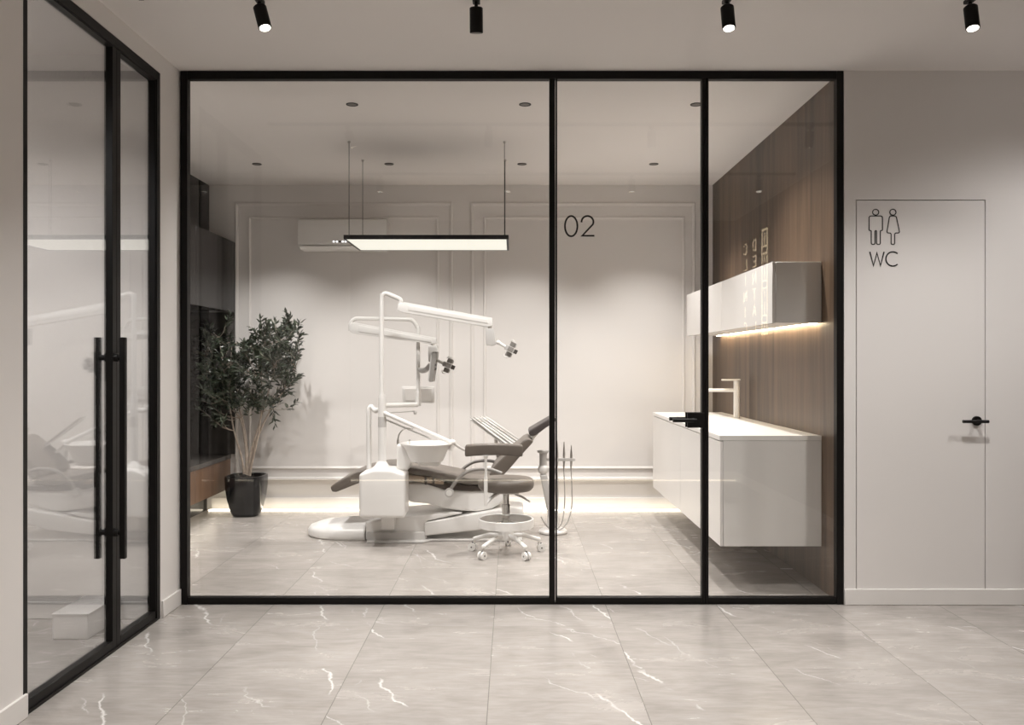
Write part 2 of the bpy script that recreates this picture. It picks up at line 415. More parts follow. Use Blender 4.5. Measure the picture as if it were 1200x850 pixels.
d2 = pane('door_2', sx(651.2), sx(826.3), 'glass door marked 02 in the black framed partition', 'glass door', (.008, .0165))
pane('window_2', sx(826.9), XR-t, 'narrow fixed glass panel in front of the white cabinets', 'glass panel', (.0165, .001))
# lever handle of door 02
hw = MB(); a = at(805.5, 484, DP-.006); b = at(822.5, 501.5, DP-.006)
hw.box((a.x, DP-.012, b.z), (sx(826), DP, a.z), .002)
z = (at(0, 492.2, DP)).z
hw.cyl((sx(812), DP-.055, z), (sx(812), DP-.01, z), .011)
hw.cyl((sx(814), DP-.05, z), (sx(784)+.012, DP-.05, z), .0105)
hw.build('lever_handle', 'black', d2)
hi_ = MB(); hi_.box((a.x, DP+.045, b.z), (sx(826), DP+.057, a.z), .002)
hi_.cyl((sx(812), DP+.05, z), (sx(812), DP+.1, z), .011); hi_.cyl((sx(814), DP+.095, z), (sx(788), DP+.095, z), .0105)
hi_.build('lever_handle', 'black', d2)
# 02 lettering on the glass door
def stroke3(y): return lambda u, v, h: ((u-600)*DP/F, y-h, EYE-(v-425)*DP/F)
def arc(cx, cy, rx, ry, a0, a1, n=24): return [(cx+rx*math.cos(math.radians(a0+(a1-a0)*i/n)), cy+ry*math.sin(math.radians(a0+(a1-a0)*i/n))) for i in range(n+1)]
rn = thing('room_number', 'black number 02 on the glass door', 'room number', (sx(679), DP+.02, sz(277)))
MB().ribbon(arc(669.6, 264.5, 7.3, 11.9, 0, 360, 40)[:-1], 2.1, .002, stroke3(DP+.02), True).build('digit', 'vinyl', rn, False)
MB().ribbon(arc(688.8, 259.5, 7.0, 6.9, 175, 385, 24)+[(682.6, 275.8), (697, 275.8)], 2.1, .002, stroke3(DP+.02)).build('digit', 'vinyl', rn, False)

# ------------------------------------------------------------------ glass entrance on the left
XG = XL-.035; y0, y1, ym = 3.219, 4.474, 3.993
w = MB(); q = .045; xa, xb = XL-.05, XL
w.box((xa, y0, 0), (xb, y0+.03, 2.80), .0015, 1); w.box((xa, y1-.04, 0), (xb, y1, 2.80), .0015, 1)
w.box((xa, y0+.03, 2.755), (xb, y1-.04, 2.80), .0015, 1); w.box((xa, y0+.03, 0), (xb, y1-.04, .012), 0)
struct('trim_6', w, 'black', 'black frame of the double glass entrance on the left', 'door frame')
def leaf(name, a, b, sa, sb, label):
    mb = MB(); xa, xb = XL-.045, XL-.006; z0, z1 = .012, 2.755
    mb.box((xa, a, z0), (xb, a+sa, z1), .0015, 1); mb.box((xa, b-sb, z0), (xb, b, z1), .0015, 1)
    mb.box((xa, a+sa, z0), (xb, b-sb, .05), .0015, 1); mb.box((xa, a+sa, z1-.006), (xb, b-sb, z1), .0015, 1)
    o = struct(name, mb, 'black', label, 'glass door')
    MB().box((XL-.03, a+sa-.005, .045), (XL-.022, b-sb+.005, z1-.002)).build('glass_pane', 'entryglass', o, False)
    return o
d3 = leaf('door_3', y0+.03, ym, .006, .04, 'left glass entrance leaf carrying the long pull handle')
leaf('door_4', ym+.002, y1-.04, .04, .006, 'narrow right leaf of the glass entrance beside the corner')
pull = MB(); yp = 3.975
for X in (XL-.026-.058, XL-.026+.058):
    pull.box((X-.013, yp-.013, .420), (X+.013, yp+.013, 1.430), .004, 2)
for z in (1.337, .540):
    pull.cyl((XL-.084, yp, z), (XL+.032, yp, z), .013)
    pull.cyl((XL-.006, yp, z), (XL+.012, yp, z), .019)
pull.build('pull_handle', 'black', d3)
bx = thing('storage_box', 'low white rectangular block on the floor behind the glass entrance', 'box', (-2.10, 4.30, 0))
MB().box((-2.18, 4.13, .0), (-2.01, 4.458, .115), .006, 3).build('body', 'white', bx)
MB().box((-2.183, 4.127, .112), (-2.007, 4.461, .124), .004, 2).build('lid', 'white', bx)

# ------------------------------------------------------------------ restroom door
g = .0045
dm = MB().box((x0+g, DP+.0005, .004), (x1-g, DP+.04, zt-g), .001, 1)
d1 = struct('door_1', dm, 'wall', 'flush off-white restroom door outlined by thin dark gaps', 'door', False)
MB().box((x0-.02, DP+.045, 0), (x1+.02, DP+.06, zt+.02)).build('gap_shade_backing', 'gap', d1, False)  # black backing sheet, its colour stands in for shade inside the door gaps
hd = MB(); hx, hz = (1144-600)*DP/F, sz(493.4)
hd.cyl((hx, DP-.012, hz), (hx, DP, hz), .0255, 28); hd.cyl((hx, DP-.06, hz), (hx, DP-.01, hz), .009)
hd.cyl((hx+.036, DP-.058, hz), (hx-.102, DP-.058, hz), .0085)
hd.build('lever_handle', 'black', d1)
rs = thing('restroom_sign', 'black outline figures of a man and a woman above WC on the door', 'sign', (sx(1035), DP, sz(313)))
T = stroke3(DP)
def RR(pts, rad=2.2, n=4):
    out = []
    k = len(pts)
    for i in range(k):
        p, a, b = Vector(pts[i]), Vector(pts[i-1]), Vector(pts[(i+1) % k])
        r = min(rad, (a-p).length*.45, (b-p).length*.45)
        A = p+(a-p).normalized()*r; B = p+(b-p).normalized()*r
        for j in range(n+1):
            t_ = j/n; out.append(tuple((1-t_)**2*A+2*t_*(1-t_)*p+t_*t_*B))
    return out
zx = lambda x: 970+x/3.865; zy = lambda y: 210+y/3.864
cv = lambda L: [(zx(a), zy(b)) for a, b in L]
sw = 1.15
man = MB(); man.ribbon(arc(zx(217), zy(150), 3.6, 3.4, 0, 360, 24)[:-1], sw, .0012, T, True)
man.ribbon(RR(cv([(187, 167), (248, 167), (248, 233), (238, 233), (238, 296), (221, 296), (221, 234), (214, 234), (214, 296), (197, 296), (197, 233), (187, 233)]), 2.6), sw, .0012, T, True)
man.build('man_figure', 'vinyl', rs, False)
wo = MB(); wo.ribbon(arc(zx(295), zy(150), 3.6, 3.4, 0, 360, 24)[:-1], sw, .0012, T, True)
wo.ribbon(RR(cv([(280, 167), (310, 167), (326, 244), (303, 244), (303, 296), (287, 296), (287, 244), (267, 244)]), 2.2), sw, .0012, T, True)
wo.build('woman_figure', 'vinyl', rs, False)
wc = MB(); wc.ribbon([(1019.3, 295.2), (1023.6, 311.5), (1027.6, 296.5), (1031.8, 311.5), (1036, 295.2)], 1.6, .0012, T)
wc.ribbon(arc(1046.3, 303.6, 8.2, 8.3, -48, -312, 30), 1.6, .0012, T)
wc.build('lettering', 'vinyl', rs, False)

# ------------------------------------------------------------------ cabinets on the walnut wall
ND = 5.035; XW = 1.789
uc = thing('wall_cabinet', 'long white gloss wall cabinet hung above the sink counter', 'cabinet', (1.65, 6.3, 1.542))
MB().box((1.524, ND, 1.545), (XW, 7.49, 1.897), .002, 1).build('body', 'satin', uc)
for i, (a, b) in enumerate(((ND, 6.262), (6.265, 7.49))):
    MB().box((1.504, a, 1.542), (1.522, b, 1.897), .0015, 1).build('door', 'white', uc)
MB().box((1.755, ND+.03, 1.5415), (1.772, 7.47, 1.5449)).build('light_strip', 'led', uc, False)
vc = thing('vanity_cabinet', 'floating white cabinet under the sink worktop', 'cabinet', (1.5, 6.2, .252))
mb = MB(); mb.box((1.222, ND+.001, .252), (XW, ND+.020, .863), .001, 1); mb.box((1.222, 7.41, .252), (XW, 7.43, .863), .001, 1)
mb.box((1.222, ND+.02, .252), (XW, 7.41, .272)); mb.box((XW-.016, ND+.02, .272), (XW, 7.41, .863))
mb.build('body', 'white', vc)
for a, b in ((ND, 6.23), (6.233, 7.43)):
    MB().box((1.203, a, .252), (1.220, b, .858), .0015, 1).build('drawer_front', 'satin', vc)
# worktop with a sunk basin
wt = thing('worktop', 'white solid worktop with sunk basin on the floating cabinet', 'worktop', (1.5, 6.2, .864))
mb = MB(); bx0, bx1, by0, by1 = 1.30, 1.62, 6.05, 7.0
for lo, hi in (((1.20, ND, .864), (bx0, 7.432, .891)), ((bx1, ND, .864), (XW, 7.432, .891)), ((bx0, ND, .864), (bx1, by0, .891)), ((bx0, by1, .864), (bx1, 7.432, .891))):
    mb.box(lo, hi)
mb.build('slab', 'stone', wt, False)
mb = MB(); bm = mb.bm
def ring(k, z): return [bm.verts.new(p) for p in ((bx0+k, by0+k, z), (bx1-k, by0+k, z), (bx1-k, by1-k, z), (bx0+k, by1-k, z))]
r_ = [ring(-.004, .8905), ring(0, .8905), ring(.012, .84), ring(.04, .8335), ring(.12, .8335)]
for A, B in zip(r_, r_[1:]):
    for i in range(4): bm.faces.new((A[i], A[(i+1) % 4], B[(i+1) % 4], B[i]))
bm.faces.new(r_[-1]); bmesh.ops.recalc_face_normals(bm, faces=bm.faces)
mb.build('basin', 'stone', wt)
fc = thing('faucet', 'pale mixer tap with straight spout beside the basin', 'faucet', (1.718, 6.66, .891))
p = Vector((1.718, 6.66, .891))
MB().cyl(p, p+Vector((0, 0, .285)), .024, 24).build('body', 'satin', fc)
MB().cyl(p+Vector((-.01, 0, .212)), p+Vector((-.235, 0, .212)), .013, 16).build('spout', 'satin', fc)
MB().box(p+Vector((-.115, -.02, .285)), p+Vector((.024, .02, .297)), .004).build('lever', 'satin', fc)

# ------------------------------------------------------------------ black wall unit on the left
XF = -2.70
wu = thing('wall_unit', 'tall black gloss wall unit with brown drawers beside the potted tree', 'wall unit', (-2.8, 6.4, 0))
MB().box((-3.195, 4.80, .0), (XF-.02, DB-.002, H-.002)).build('carcass', 'gloss', wu, False)
for a, b in ((4.80, 5.45), (5.456, 6.13), (6.136, 6.82), (6.826, 7.515), (7.527, DB-.003)):
    MB().box((XF-.019, a, .20), (XF, b, H-.003), .001, 1).build('tall_door', 'gloss', wu)
XU = -2.466
MB().box((XF, 5.0, 1.775), (XU-.02, DB-.002, 2.385)).build('upper_cabinet', 'gloss', wu, False)
for a, b in ((5.0, 5.9), (5.905, 6.8), (6.805, DB-.003)):
    MB().box((XU-.019, a, 1.764), (XU, b, 2.385), .001, 1).build('upper_door', 'gloss', wu)
MB().box((XF, DB-.02, .50), (XU, DB-.003, 1.763)).build('end_panel', 'smoke', wu, False)
MB().box((XF, 4.9, .20), (-2.53, DB-.003, .458)).build('base_cabinet', 'darkgrey', wu, False)
for a, b in ((4.9, 5.9), (5.904, 6.9), (6.904, DB-.003)):
    MB().box((-2.529, a, .195), (-2.51, b, .458), .001, 1).build('drawer_front', 'drawer', wu)
MB().box((XF, 4.9, .459), (-2.505, DB-.003, .499), .002, 1).build('worktop', 'smoke', wu)
MB().box((-2.66, 5.0, .188), (-2.62, DB-.05, .1995)).build('light_strip', 'floorled', wu, False)

# ------------------------------------------------------------------ air conditioner
ac = thing('air_conditioner', 'white split air conditioner high on the rear wall', 'air conditioner', (-1.475, DB-.1, 2.301))
a, b = -1.861, -1.09
prof = [(DB, 2.565), (DB-.16, 2.568), (DB-.195, 2.555), (DB-.205, 2.50), (DB-.208, 2.36), (DB-.20, 2.335), (DB-.175, 2.335), (DB-.17, 2.32), (DB, 2.315)]
MB().prism([(a, y, z) for y, z in prof], (b-a, 0, 0), .006, 2).build('body', 'plastic', ac)
prof = [(DB-.02, 2.316), (DB-.16, 2.318), (DB-.203, 2.333), (DB-.206, 2.322), (DB-.17, 2.303), (DB-.02, 2.30)]
MB().prism([(a+.012, y, z) for y, z in prof], (b-a-.024, 0, 0), .003, 1).build('air_flap', 'plastic', ac)
for i, x in enumerate((391, 394.7, 401.5, 405)):
    pp = at(x, 283.2, DB-.2105)
    MB().cyl(pp, pp+Vector((0, .004, 0)), .0085, 12).build('indicator_light', 'indicator', ac)
pp = at(398.3, 283.2, DB-.2085)
MB().box((pp.x-.009, pp.y-.002, pp.z-.008), (pp.x+.009, pp.y+.004, pp.z+.008), .002, 1).build('sensor', 'darkgrey', ac)

# ------------------------------------------------------------------ pendant lamp
pl = thing('pendant_light', 'slim black rectangular pendant light on four cables over the dental chair', 'pendant lamp', (-.61, 6.5, 2.195))
X0, X1, Y0, Y1, Z0, Z1 = -1.197, -.024, 6.19, 6.83, 2.192, 2.222
mb = MB(); e = .016
for lo, hi in (((X0, Y0, Z0), (X1, Y0+e, Z1)), ((X0, Y1-e, Z0), (X1, Y1, Z1)), ((X0, Y0+e, Z0), (X0+e, Y1-e, Z1)), ((X1-e, Y0+e, Z0), (X1, Y1-e, Z1)), ((X0+e, Y0+e, Z1-.006), (X1-e, Y1-e, Z1))):
    mb.box(lo, hi)
mb.build('housing', 'black', pl, False)
MB().box((X0+e, Y0+e, Z0+.002), (X1-e, Y1-e, Z0+.012)).build('diffuser', 'panel', pl, False)
for x in (X0+.03, X1-.03):
    for y in (Y0+.05, Y1-.02):
        c_ = MB().cyl((x, y, Z1), (x, y, H), .0022, 8).build('cable', 'black', pl)
        MB().cyl((x, y, H-.012), (x, y, H), .010, 12).build('ceiling_cap', 'steel', c_)

# ------------------------------------------------------------------ recessed downlights of the treatment room
def downlight(loc, label, watts):
    t = thing('downlight', label, 'downlight', loc, 'recessed downlights in the treatment room ceiling')
    L = Vector(loc); R = .037
    mb = MB(); bm = mb.bm
    prof = [(R, -.0005), (R, -.004), (R-.007, -.004), (R-.009, -.0012)]
    rings = [[bm.verts.new(L+Vector((r*math.cos(k*math.pi/14), r*math.sin(k*math.pi/14), z))) for k in range(28)] for r, z in prof]
    for A, B in zip(rings, rings[1:]):
        for k in range(28): bm.faces.new((A[k], A[(k+1) % 28], B[(k+1) % 28], B[k]))
    bmesh.ops.recalc_face_normals(bm, faces=bm.faces)
    mb.build('rim', 'black', t)
    MB().cyl(L+Vector((0, 0, -.0022)), L+Vector((0, 0, -.0008)), R-.008, 24).build('lens', 'dim', t)
    spot('lamp', L+Vector((0, 0, -.012)), L+Vector((0, 0, -1)), watts, 100, .8, (1, .968, .938), .025, t)
    return t
D1, D2 = 5.341, 6.945
cols = [-2.034, -.980, .080, 1.130]
lab = {(1, D1): 'dark recessed ceiling downlight in the row above the front glass, leftmost in view',
       (2, D1): 'dark recessed ceiling downlight in the front row, left of the tall mullion',
       (3, D1): 'dark recessed ceiling downlight half hidden behind the sidelight mullion',
       (0, D2): 'dark recessed ceiling downlight nearest the black wall unit',
       (1, D2): 'dark recessed ceiling downlight above the air conditioner',
       (2, D2): 'dark recessed ceiling downlight by the right cables of the pendant',
       (3, D2): 'dark recessed ceiling downlight nearest the walnut wall in the rear row',
       (0, D1): 'dark recessed ceiling downlight close to the partition by the left wall'}
first = None
for d in (D2, D1):
    for i, x in enumerate(cols):
        if first is None: first = downlight((x, d, H), lab[(i, d)], 148)
        else:
            t = dup(first, (x, d, H), lab[(i, d)])
            if d == D1:
                for ch in t.children:
                    if ch.type == 'LIGHT':
                        ch.data = ch.data.copy(); ch.data.energy = 140; ch.data.spot_size = math.radians(128); ch.data.spot_blend = .9

# ------------------------------------------------------------------ track spotlights of the lobby
def track(y, label):
    t = thing('lighting_track', label, 'lighting track', (.35, y, H), 'black lighting tracks on the lobby ceiling')
    MB().box((-1.6, y-.017, H-.018), (2.35, y+.017, H-.0005), .002, 1).build('rail', 'black', t)
    for x in (-1.6, 2.35): MB().box((x-.012, y-.019, H-.02), (x+.012, y+.019, H-.0005), .002, 1).build('end_cap', 'black', t)
T1, T2 = 3.745, 2.23
track(T1, 'black lighting track just above the top edge of view'); track(T2, 'black lighting track nearer the viewer seen reflected in the glass')
def track_spot(x, y, tilt, label, lit=True, watts=60, aim=None, cone=112):
    t = thing('track_spotlight', label, 'spotlight', (x, y, H-.018), 'black cylinder spotlights on the lobby tracks')
    d = Vector(tilt).normalized()
    piv = Vector((x, y, H-.042))
    MB().box((x-.016, y-.03, H-.034), (x+.016, y+.03, H-.018), .002, 1).build('adapter', 'black', t)
    MB().cyl((x, y, H-.056), (x, y, H-.03), .0075, 12).build('stem', 'black', t)
    a = piv+d*.006-Vector((0, 0, .008)); b = a+d*.105
    R = .0285
    MB().tube([a, a+d*.004, b-d*.002, b], R, 28, radii=[R-.004, R, R, R-.0015]).build('barrel', 'black', t)
    MB().cyl(b-d*.002, b+d*.0008, R-.0055, 24).build('lens', 'lens' if lit else 'dim', t)
    spot('lamp', b+d*.012, b+(Vector(aim) if aim else d)*1.0, watts, cone, 1.0, (1, .970, .942), .028, t)
LOBW = 84
track_spot(-1.086, T1, (.30, -.22, -1), 'tilted black ceiling spotlight nearest the glass entrance', True, LOBW, (.1, 0, -1))
track_spot(-.154, T1, (.0, .22, -1), 'black ceiling spotlight aimed at the partition with its lens unseen', False, LOBW, (0, .1, -1))
track_spot(.924, T1, (0.02, -.25, -1), 'glowing black ceiling spotlight above the glass door, straight barrel', True, LOBW, (0, 0, -1))
track_spot(1.97, T1, (-.03, -.25, -1), 'glowing black ceiling spotlight above the restroom door', True, LOBW*1.3, (.05, .1, -1))
for i, (x, l) in enumerate(((-1.1, 'black spotlight on the nearer track by the entrance wall'), (-.035, 'black spotlight on the nearer track at the middle of the lobby'),
                            (1.0, 'black spotlight on the nearer track, second from the walnut wall'), (2.06, 'black spotlight on the nearer track beside the walnut wall'))):
    track_spot(x, T2, (0, .12, -1), l, True, LOBW, (0, 0, -1))

# fill lamps added to brighten the side room and corridor, out of view
def add_fill_lamp(loc, label, watts):
    t = thing('fill_lamp', label, 'ceiling lamp', loc)
    L = Vector(loc)
    MB().lathe([(.09, -.06), (.10, -.055), (.10, -.002)], L, 32).build('shade', 'satin', t)
    MB().cyl(L+Vector((0, 0, -.0605)), L+Vector((0, 0, -.066)), .085, 28).build('diffuser', 'lens', t)
    spot('lamp', L+Vector((0, 0, -.08)), L+Vector((0, 0, -1)), watts, 160, .5, (1, .975, .955), .08, t)
add_fill_lamp((-2.7, 2.9, H), 'added unseen fill lamp brightening the side room behind the glass entrance', 180)
add_fill_lamp((3.3, 3.6, H), 'added unseen fill lamp brightening the corridor past the restroom door', 90)

# ------------------------------------------------------------------ lit sign on the lobby's walnut wall
XS = 2.5
sg = thing('clinic_sign', 'lit gold DENTAL CLINIC lettering in vertical columns on walnut wall', 'sign', (XS, .55, 1.6))
def on_wall(y0_, z0_, w_, h_): return lambda u, v, h: (XS-.002-h, y0_-u*w_, z0_+v*h_)
GL = {'D': [[(0, 0), (0, 1), (.5, 1), (.85, .85), (1, .5), (.85, .15), (.5, 0), (0, 0)]],
      'E': [[(1, 1), (0, 1), (0, 0), (1, 0)], [(0, .5), (.85, .5)]],
      'N': [[(0, 0), (0, 1), (1, 0), (1, 1)]], 'T': [[(0, 1), (1, 1)], [(.5, 1), (.5, 0)]],
      'A': [[(0, 0), (.5, 1), (1, 0)], [(.2, .38), (.8, .38)]], 'L': [[(0, 1), (0, 0), (1, 0)]],
      'C': [[(1, .82), (.75, 1), (.3, 1), (0, .75), (0, .25), (.3, 0), (.75, 0), (1, .18)]], 'I': [[(.5, 0), (.5, 1)]]}
def letter(ch, yl, zb, w_=.11, h_=.108):
    mb = MB()
    for st in GL[ch]:
        mb.ribbon([(a*w_, b*h_) for a, b in st], .012, .004, lambda u, v, h: (XS-.002-h, yl-u, zb+v))
    mb.build('letter', 'signlit', sg, False)
for k, ch in enumerate('DENTAL'): letter(ch, .585, 2.47-.168*k)
for k, ch in enumerate('CLINIC'): letter(ch, .235, 2.47-.168*k)
mb = MB(); T3 = lambda u, v, h: (XS-.002-h, .975-u, v)
mb.ribbon([(0, 1.60), (0, 2.63), (.17, 2.63), (.17, 1.60)], .020, .004, T3, True)
for k in range(3):
    zz = 2.63-.343*k
    for q_ in (.165, .235): mb.ribbon([(.0, zz-q_), (.17, zz-q_)], .016, .004, T3)
    mb.ribbon([(.085, zz-.03), (.085, zz-.165)], .016, .004, T3)
    mb.ribbon([(.085, zz-.235), (.085, zz-.32)], .016, .004, T3)
mb.build('emblem_frame', 'signlit', sg, False)

# ------------------------------------------------------------------ potted tree
pc = Vector((-2.285, 7.50, 0))
pt = thing('potted_tree', 'leafy green tree in a glossy black pot by the black wall unit', 'potted plant', pc)
prof = [(.088, 0), (.105, .006), (.125, .05), (.150, .15), (.163, .25), (.166, .325), (.163, .345), (.150, .348), (.146, .335), (.144, .30)]
MB().lathe(prof, pc, 48, power=3.6, rot=.0).build('pot', 'potgloss', pt)
MB().lathe([(.144, .30), (.144, .312), (.05, .318)], pc, 32, power=3.6).build('soil', 'soil', pt)
def pj(x, y, d=7.44): return at(x, y, d)
tr = MB(); tips = []
rt = random.Random(3)
stems = [[(286, 556), (283, 535), (274, 505), (268, 470), (262, 430), (258, 395)],
         [(288, 556), (290, 530), (285, 500), (278, 470), (270, 440), (272, 400)],
         [(290, 557), (294, 530), (302, 500), (312, 468), (322, 430), (330, 388)],
         [(291, 557), (297, 535), (304, 505), (308, 470), (306, 440), (312, 405)],
         [(289, 557), (287, 520), (280, 490), (262, 470), (248, 450), (242, 420)],
         [(292, 558), (300, 520), (318, 480), (335, 455), (345, 430)]]
for st in stems:
    dz = rt.uniform(-.07, .07); n = len(st)
    path = [pj(x+rt.uniform(-1, 1), y, 7.48+dz*i/n) for i, (x, y) in enumerate(st)]
    tr.tube(path, .01, 7, radii=[.011-.0085*i/(n-1) for i in range(n)], smooth=4)
    tips.append(path)
twigs = []
def crown(cx, cy, rx, ry, n):
    for _ in range(n):
        a = rt.uniform(0, 6.283); r = math.sqrt(rt.random())
        twigs.append((cx+rx*r*math.cos(a), cy+ry*r*math.sin(a)))
crown(262, 424, 27, 48, 70); crown(258, 465, 22, 36, 34); crown(322, 412, 26, 34, 58); crown(318, 455, 28, 38, 40); crown(290, 445, 14, 42, 24); crown(338, 400, 14, 26, 16)
fl = MB(); bmf = fl.bm
def leaf_at(p, d, L, wd):
    d = d.normalized(); side = d.cross(Vector((rt.uniform(-1, 1), rt.uniform(-1, 1), rt.uniform(.2, 1)))).normalized(); nn = side.cross(d)
    m1, m2 = p+d*L*.35, p+d*L*.72
    vs = [bmf.verts.new(q) for q in (p, m1+side*wd-nn*.002, m2+side*wd*.75, p+d*L-nn*L*.1, m2-side*wd*.75, m1-side*wd-nn*.002, m1+nn*wd*.35, m2+nn*wd*.3)]
    for f in ((0, 1, 6), (1, 2, 7, 6), (2, 3, 7), (3, 4, 7), (4, 5, 6, 7), (5, 0, 6)): bmf.faces.new([vs[k] for k in f])
for (x, y) in twigs:
    d = 7.46+rt.gauss(0, .085); d = min(max(d, 7.26), 7.67)
    p = pj(x, y, d)
    # nearest stem joint below
    best = min((q for path in tips for q in path[2:]), key=lambda q: (q-p).length+max(0, q.z-p.z)*2)
    mid = (best+p)/2+Vector((rt.uniform(-.02, .02), rt.uniform(-.02, .02), -.02))
    path, rad = catmull([best, mid, p], 3, [.0028, .002, .001])
    tr.tube(path, .002, 5, radii=rad)
    up = (p-best).normalized()*.6+Vector((rt.uniform(-.5, .5), rt.uniform(-.5, .5), rt.uniform(.15, .9)))
    up.normalize(); ln = rt.uniform(.09, .16)
    for k in range(rt.randint(11, 16)):
        q = p+up*ln*(k/13-.45)
        q.y = min(q.y, 7.70)
        dirv = up*.7+Vector((rt.uniform(-1, 1), rt.uniform(-1, 1)*.8, rt.uniform(-.7, .6)))
        leaf_at(q, dirv, rt.uniform(.045, .085), rt.uniform(.0075, .0125))
    tr.tube([p-up*ln*.45, p+up*ln*.55], .001, 4, radii=[.0013, .0007])
for v in bmf.verts:
    v.co.y = min(v.co.y, DB-.03); v.co.x = max(v.co.x, XF+.01)
tr.build('trunk', 'bark', pt); fl.build('foliage', 'leaf', pt)

# ------------------------------------------------------------------ dental chair with its unit
CD = 6.68                                     # axis of the chair
dc = thing('dental_chair', 'white dental chair with taupe leather cushions, lamp arms and spittoon', 'dental chair', (-.75, CD, 0))
def profile(mb, pts, dn, y0_, y1_, bev=0, seg=2):
    mb.prism([(at(x, y, dn).x, y0_, at(x, y, dn).z) for x, y in pts], (0, y1_-y0_, 0), bev, seg); return mb
# foot
mb = MB(); pts = []
cxx = at(410, 0, CD).x; xr = at(428, 0, 6.45).x
for i in range(21):
    a = math.pi/2+math.pi*i/20; pts.append((cxx+.315*math.cos(a), CD+.255*math.sin(a)))
pts += [(xr, CD-.255), (xr, CD+.255)]
levels = [(0, .96), (.012, 1.0), (.05, 1.0), (.075, .95), (.098, .78), (.108, .55)]
rings = [[mb.bm.verts.new((xr+(x-xr)*(1-(1-k)*.8), CD+(y-CD)*(1-(1-k)*.75), z)) for x, y in pts] for z, k in levels]
fs = []
for A, B in zip(rings, rings[1:]):
    for i in range(len(pts)):
        j = (i+1) % len(pts); fs.append(mb.bm.faces.new((A[i], A[j], B[j], B[i])))
fs += [mb.bm.faces.new(rings[0]), mb.bm.faces.new(rings[-1])]
bmesh.ops.recalc_face_normals(mb.bm, faces=fs)
mb.build('foot_base', 'plastic', dc)
# middle block, upper ramp and base plate
mb = MB(); profile(mb, [(428.5, 612), (470, 606), (530, 601), (542, 602), (500, 611), (500, 633), (428.5, 633)], 6.43, 6.43, 6.92, .012, 3)
mb.build('base_block', 'plastic', dc)
mb = MB(); profile(mb, [(430, 624), (497, 624), (499, 635), (430, 635)], 6.40, 6.395, 6.43, .003, 1)
mb.build('base_cover', 'offplastic', dc)
mb = MB(); pl_ = [(at(429, 0, 6.32).x, 6.33), (at(496, 0, 6.32).x, 6.33), (at(505, 0, 6.4).x, 6.40), (at(612, 0, 6.4).x, 6.40), (at(612, 0, 6.4).x, 6.95), (at(429, 0, 6.4).x, 6.95)]
mb.prism([(x, y, .001) for x, y in pl_], (0, 0, .013), .003, 1); mb.build('base_plate', 'offplastic', dc)
mb = MB(); profile(mb, [(497, 613), (570, 600), (586, 597), (594, 603), (588, 613), (562, 621.5), (497, 628.5)], 6.41, 6.41, 6.91, .012, 3)
mb.build('lift_arm', 'plastic', dc)
mb = MB(); profile(mb, [(545, 594), (600, 594), (613, 596), (614, 606), (600, 606), (560, 604)], 6.55, 6.55, 6.85, .015, 3)
mb.build('rear_base', 'plastic', dc)
# seat shell
mb = MB(); profile(mb, [(474, 567), (505, 566), (520, 573), (552, 574.5), (578, 573), (596, 572), (597, 580), (588, 590), (576, 597), (560, 600), (540, 599), (518, 596), (500, 590.5), (482, 589), (474, 585)], 6.46, 6.46, 6.90, .03, 4)
mb.build('seat_shell', 'plastic', dc)
mb = MB(); profile(mb, [(489, 563), (530, 567), (560, 570), (590, 570), (590, 575), (552, 576), (520, 574), (500, 568)], 6.45, 6.45, 6.91, .006, 2)
mb.build('under_shell', 'leatherdark', dc)
# cushions
def cushion(name, top, bot, dn, y0_, y1_, bev, m='leather', crown_=0):
    mb = MB(); profile(mb, top+list(reversed(bot)), dn, y0_, y1_, bev, 4); return mb.build(name, m, dc)
cushion('leg_rest', [(387, 570.5), (395, 565), (420, 552.5), (445, 547), (470, 546)], [(389, 576.5), (394, 577), (420, 566.5), (445, 560.5), (470, 558)], 6.44, 6.43, 6.93, .03)
cushion('seat_cushion', [(470, 546), (500, 551), (530, 557), (550, 561), (580, 561)], [(470, 554), (500, 558.5), (530, 565), (550, 568.5), (580, 569)], 6.44, 6.43, 6.93, .022)
mb = MB(); profile(mb, [(474, 556), (508, 560), (520, 565), (520, 568), (505, 567), (474, 563)], 6.435, 6.432, 6.915, .006, 2)
mb.build('seat_side', 'tan', dc)
for x in (499, 508):
    mb = MB(); profile(mb, [(x-1.6, 559), (x+1.2, 559.5), (x+1.2, 568.5), (x-1.6, 568)], 6.43, 6.426, 6.6, .002, 1); mb.build('buckle', 'leatherdark', dc)
cushion('backrest', [(573, 557), (579.4, 546), (590, 535.5), (600, 527), (608, 521.5), (614, 516), (620, 513.5)], [(583, 563), (590.7, 556.5), (600, 546.5), (607, 538), (614.7, 529.5), (622, 521.5), (625.5, 517.5)], 6.46, 6.45, 6.91, .022)
mb = MB(); mb.tube([at(622, 517, 6.68), at(625, 511, 6.68), at(629, 507, 6.68)], .018, 12); mb.build('headrest_stem', 'plastic', dc)
mb = MB(); profile(mb, [(620.5, 504.5), (634, 496.5), (647, 489), (651.5, 490.5), (651, 494.5), (640, 501.5), (628, 510.5), (622, 511.5), (619.5, 508.5)], 6.53, 6.53, 6.83, .025, 4)
mb.build('headrest', 'leathergrey', dc)
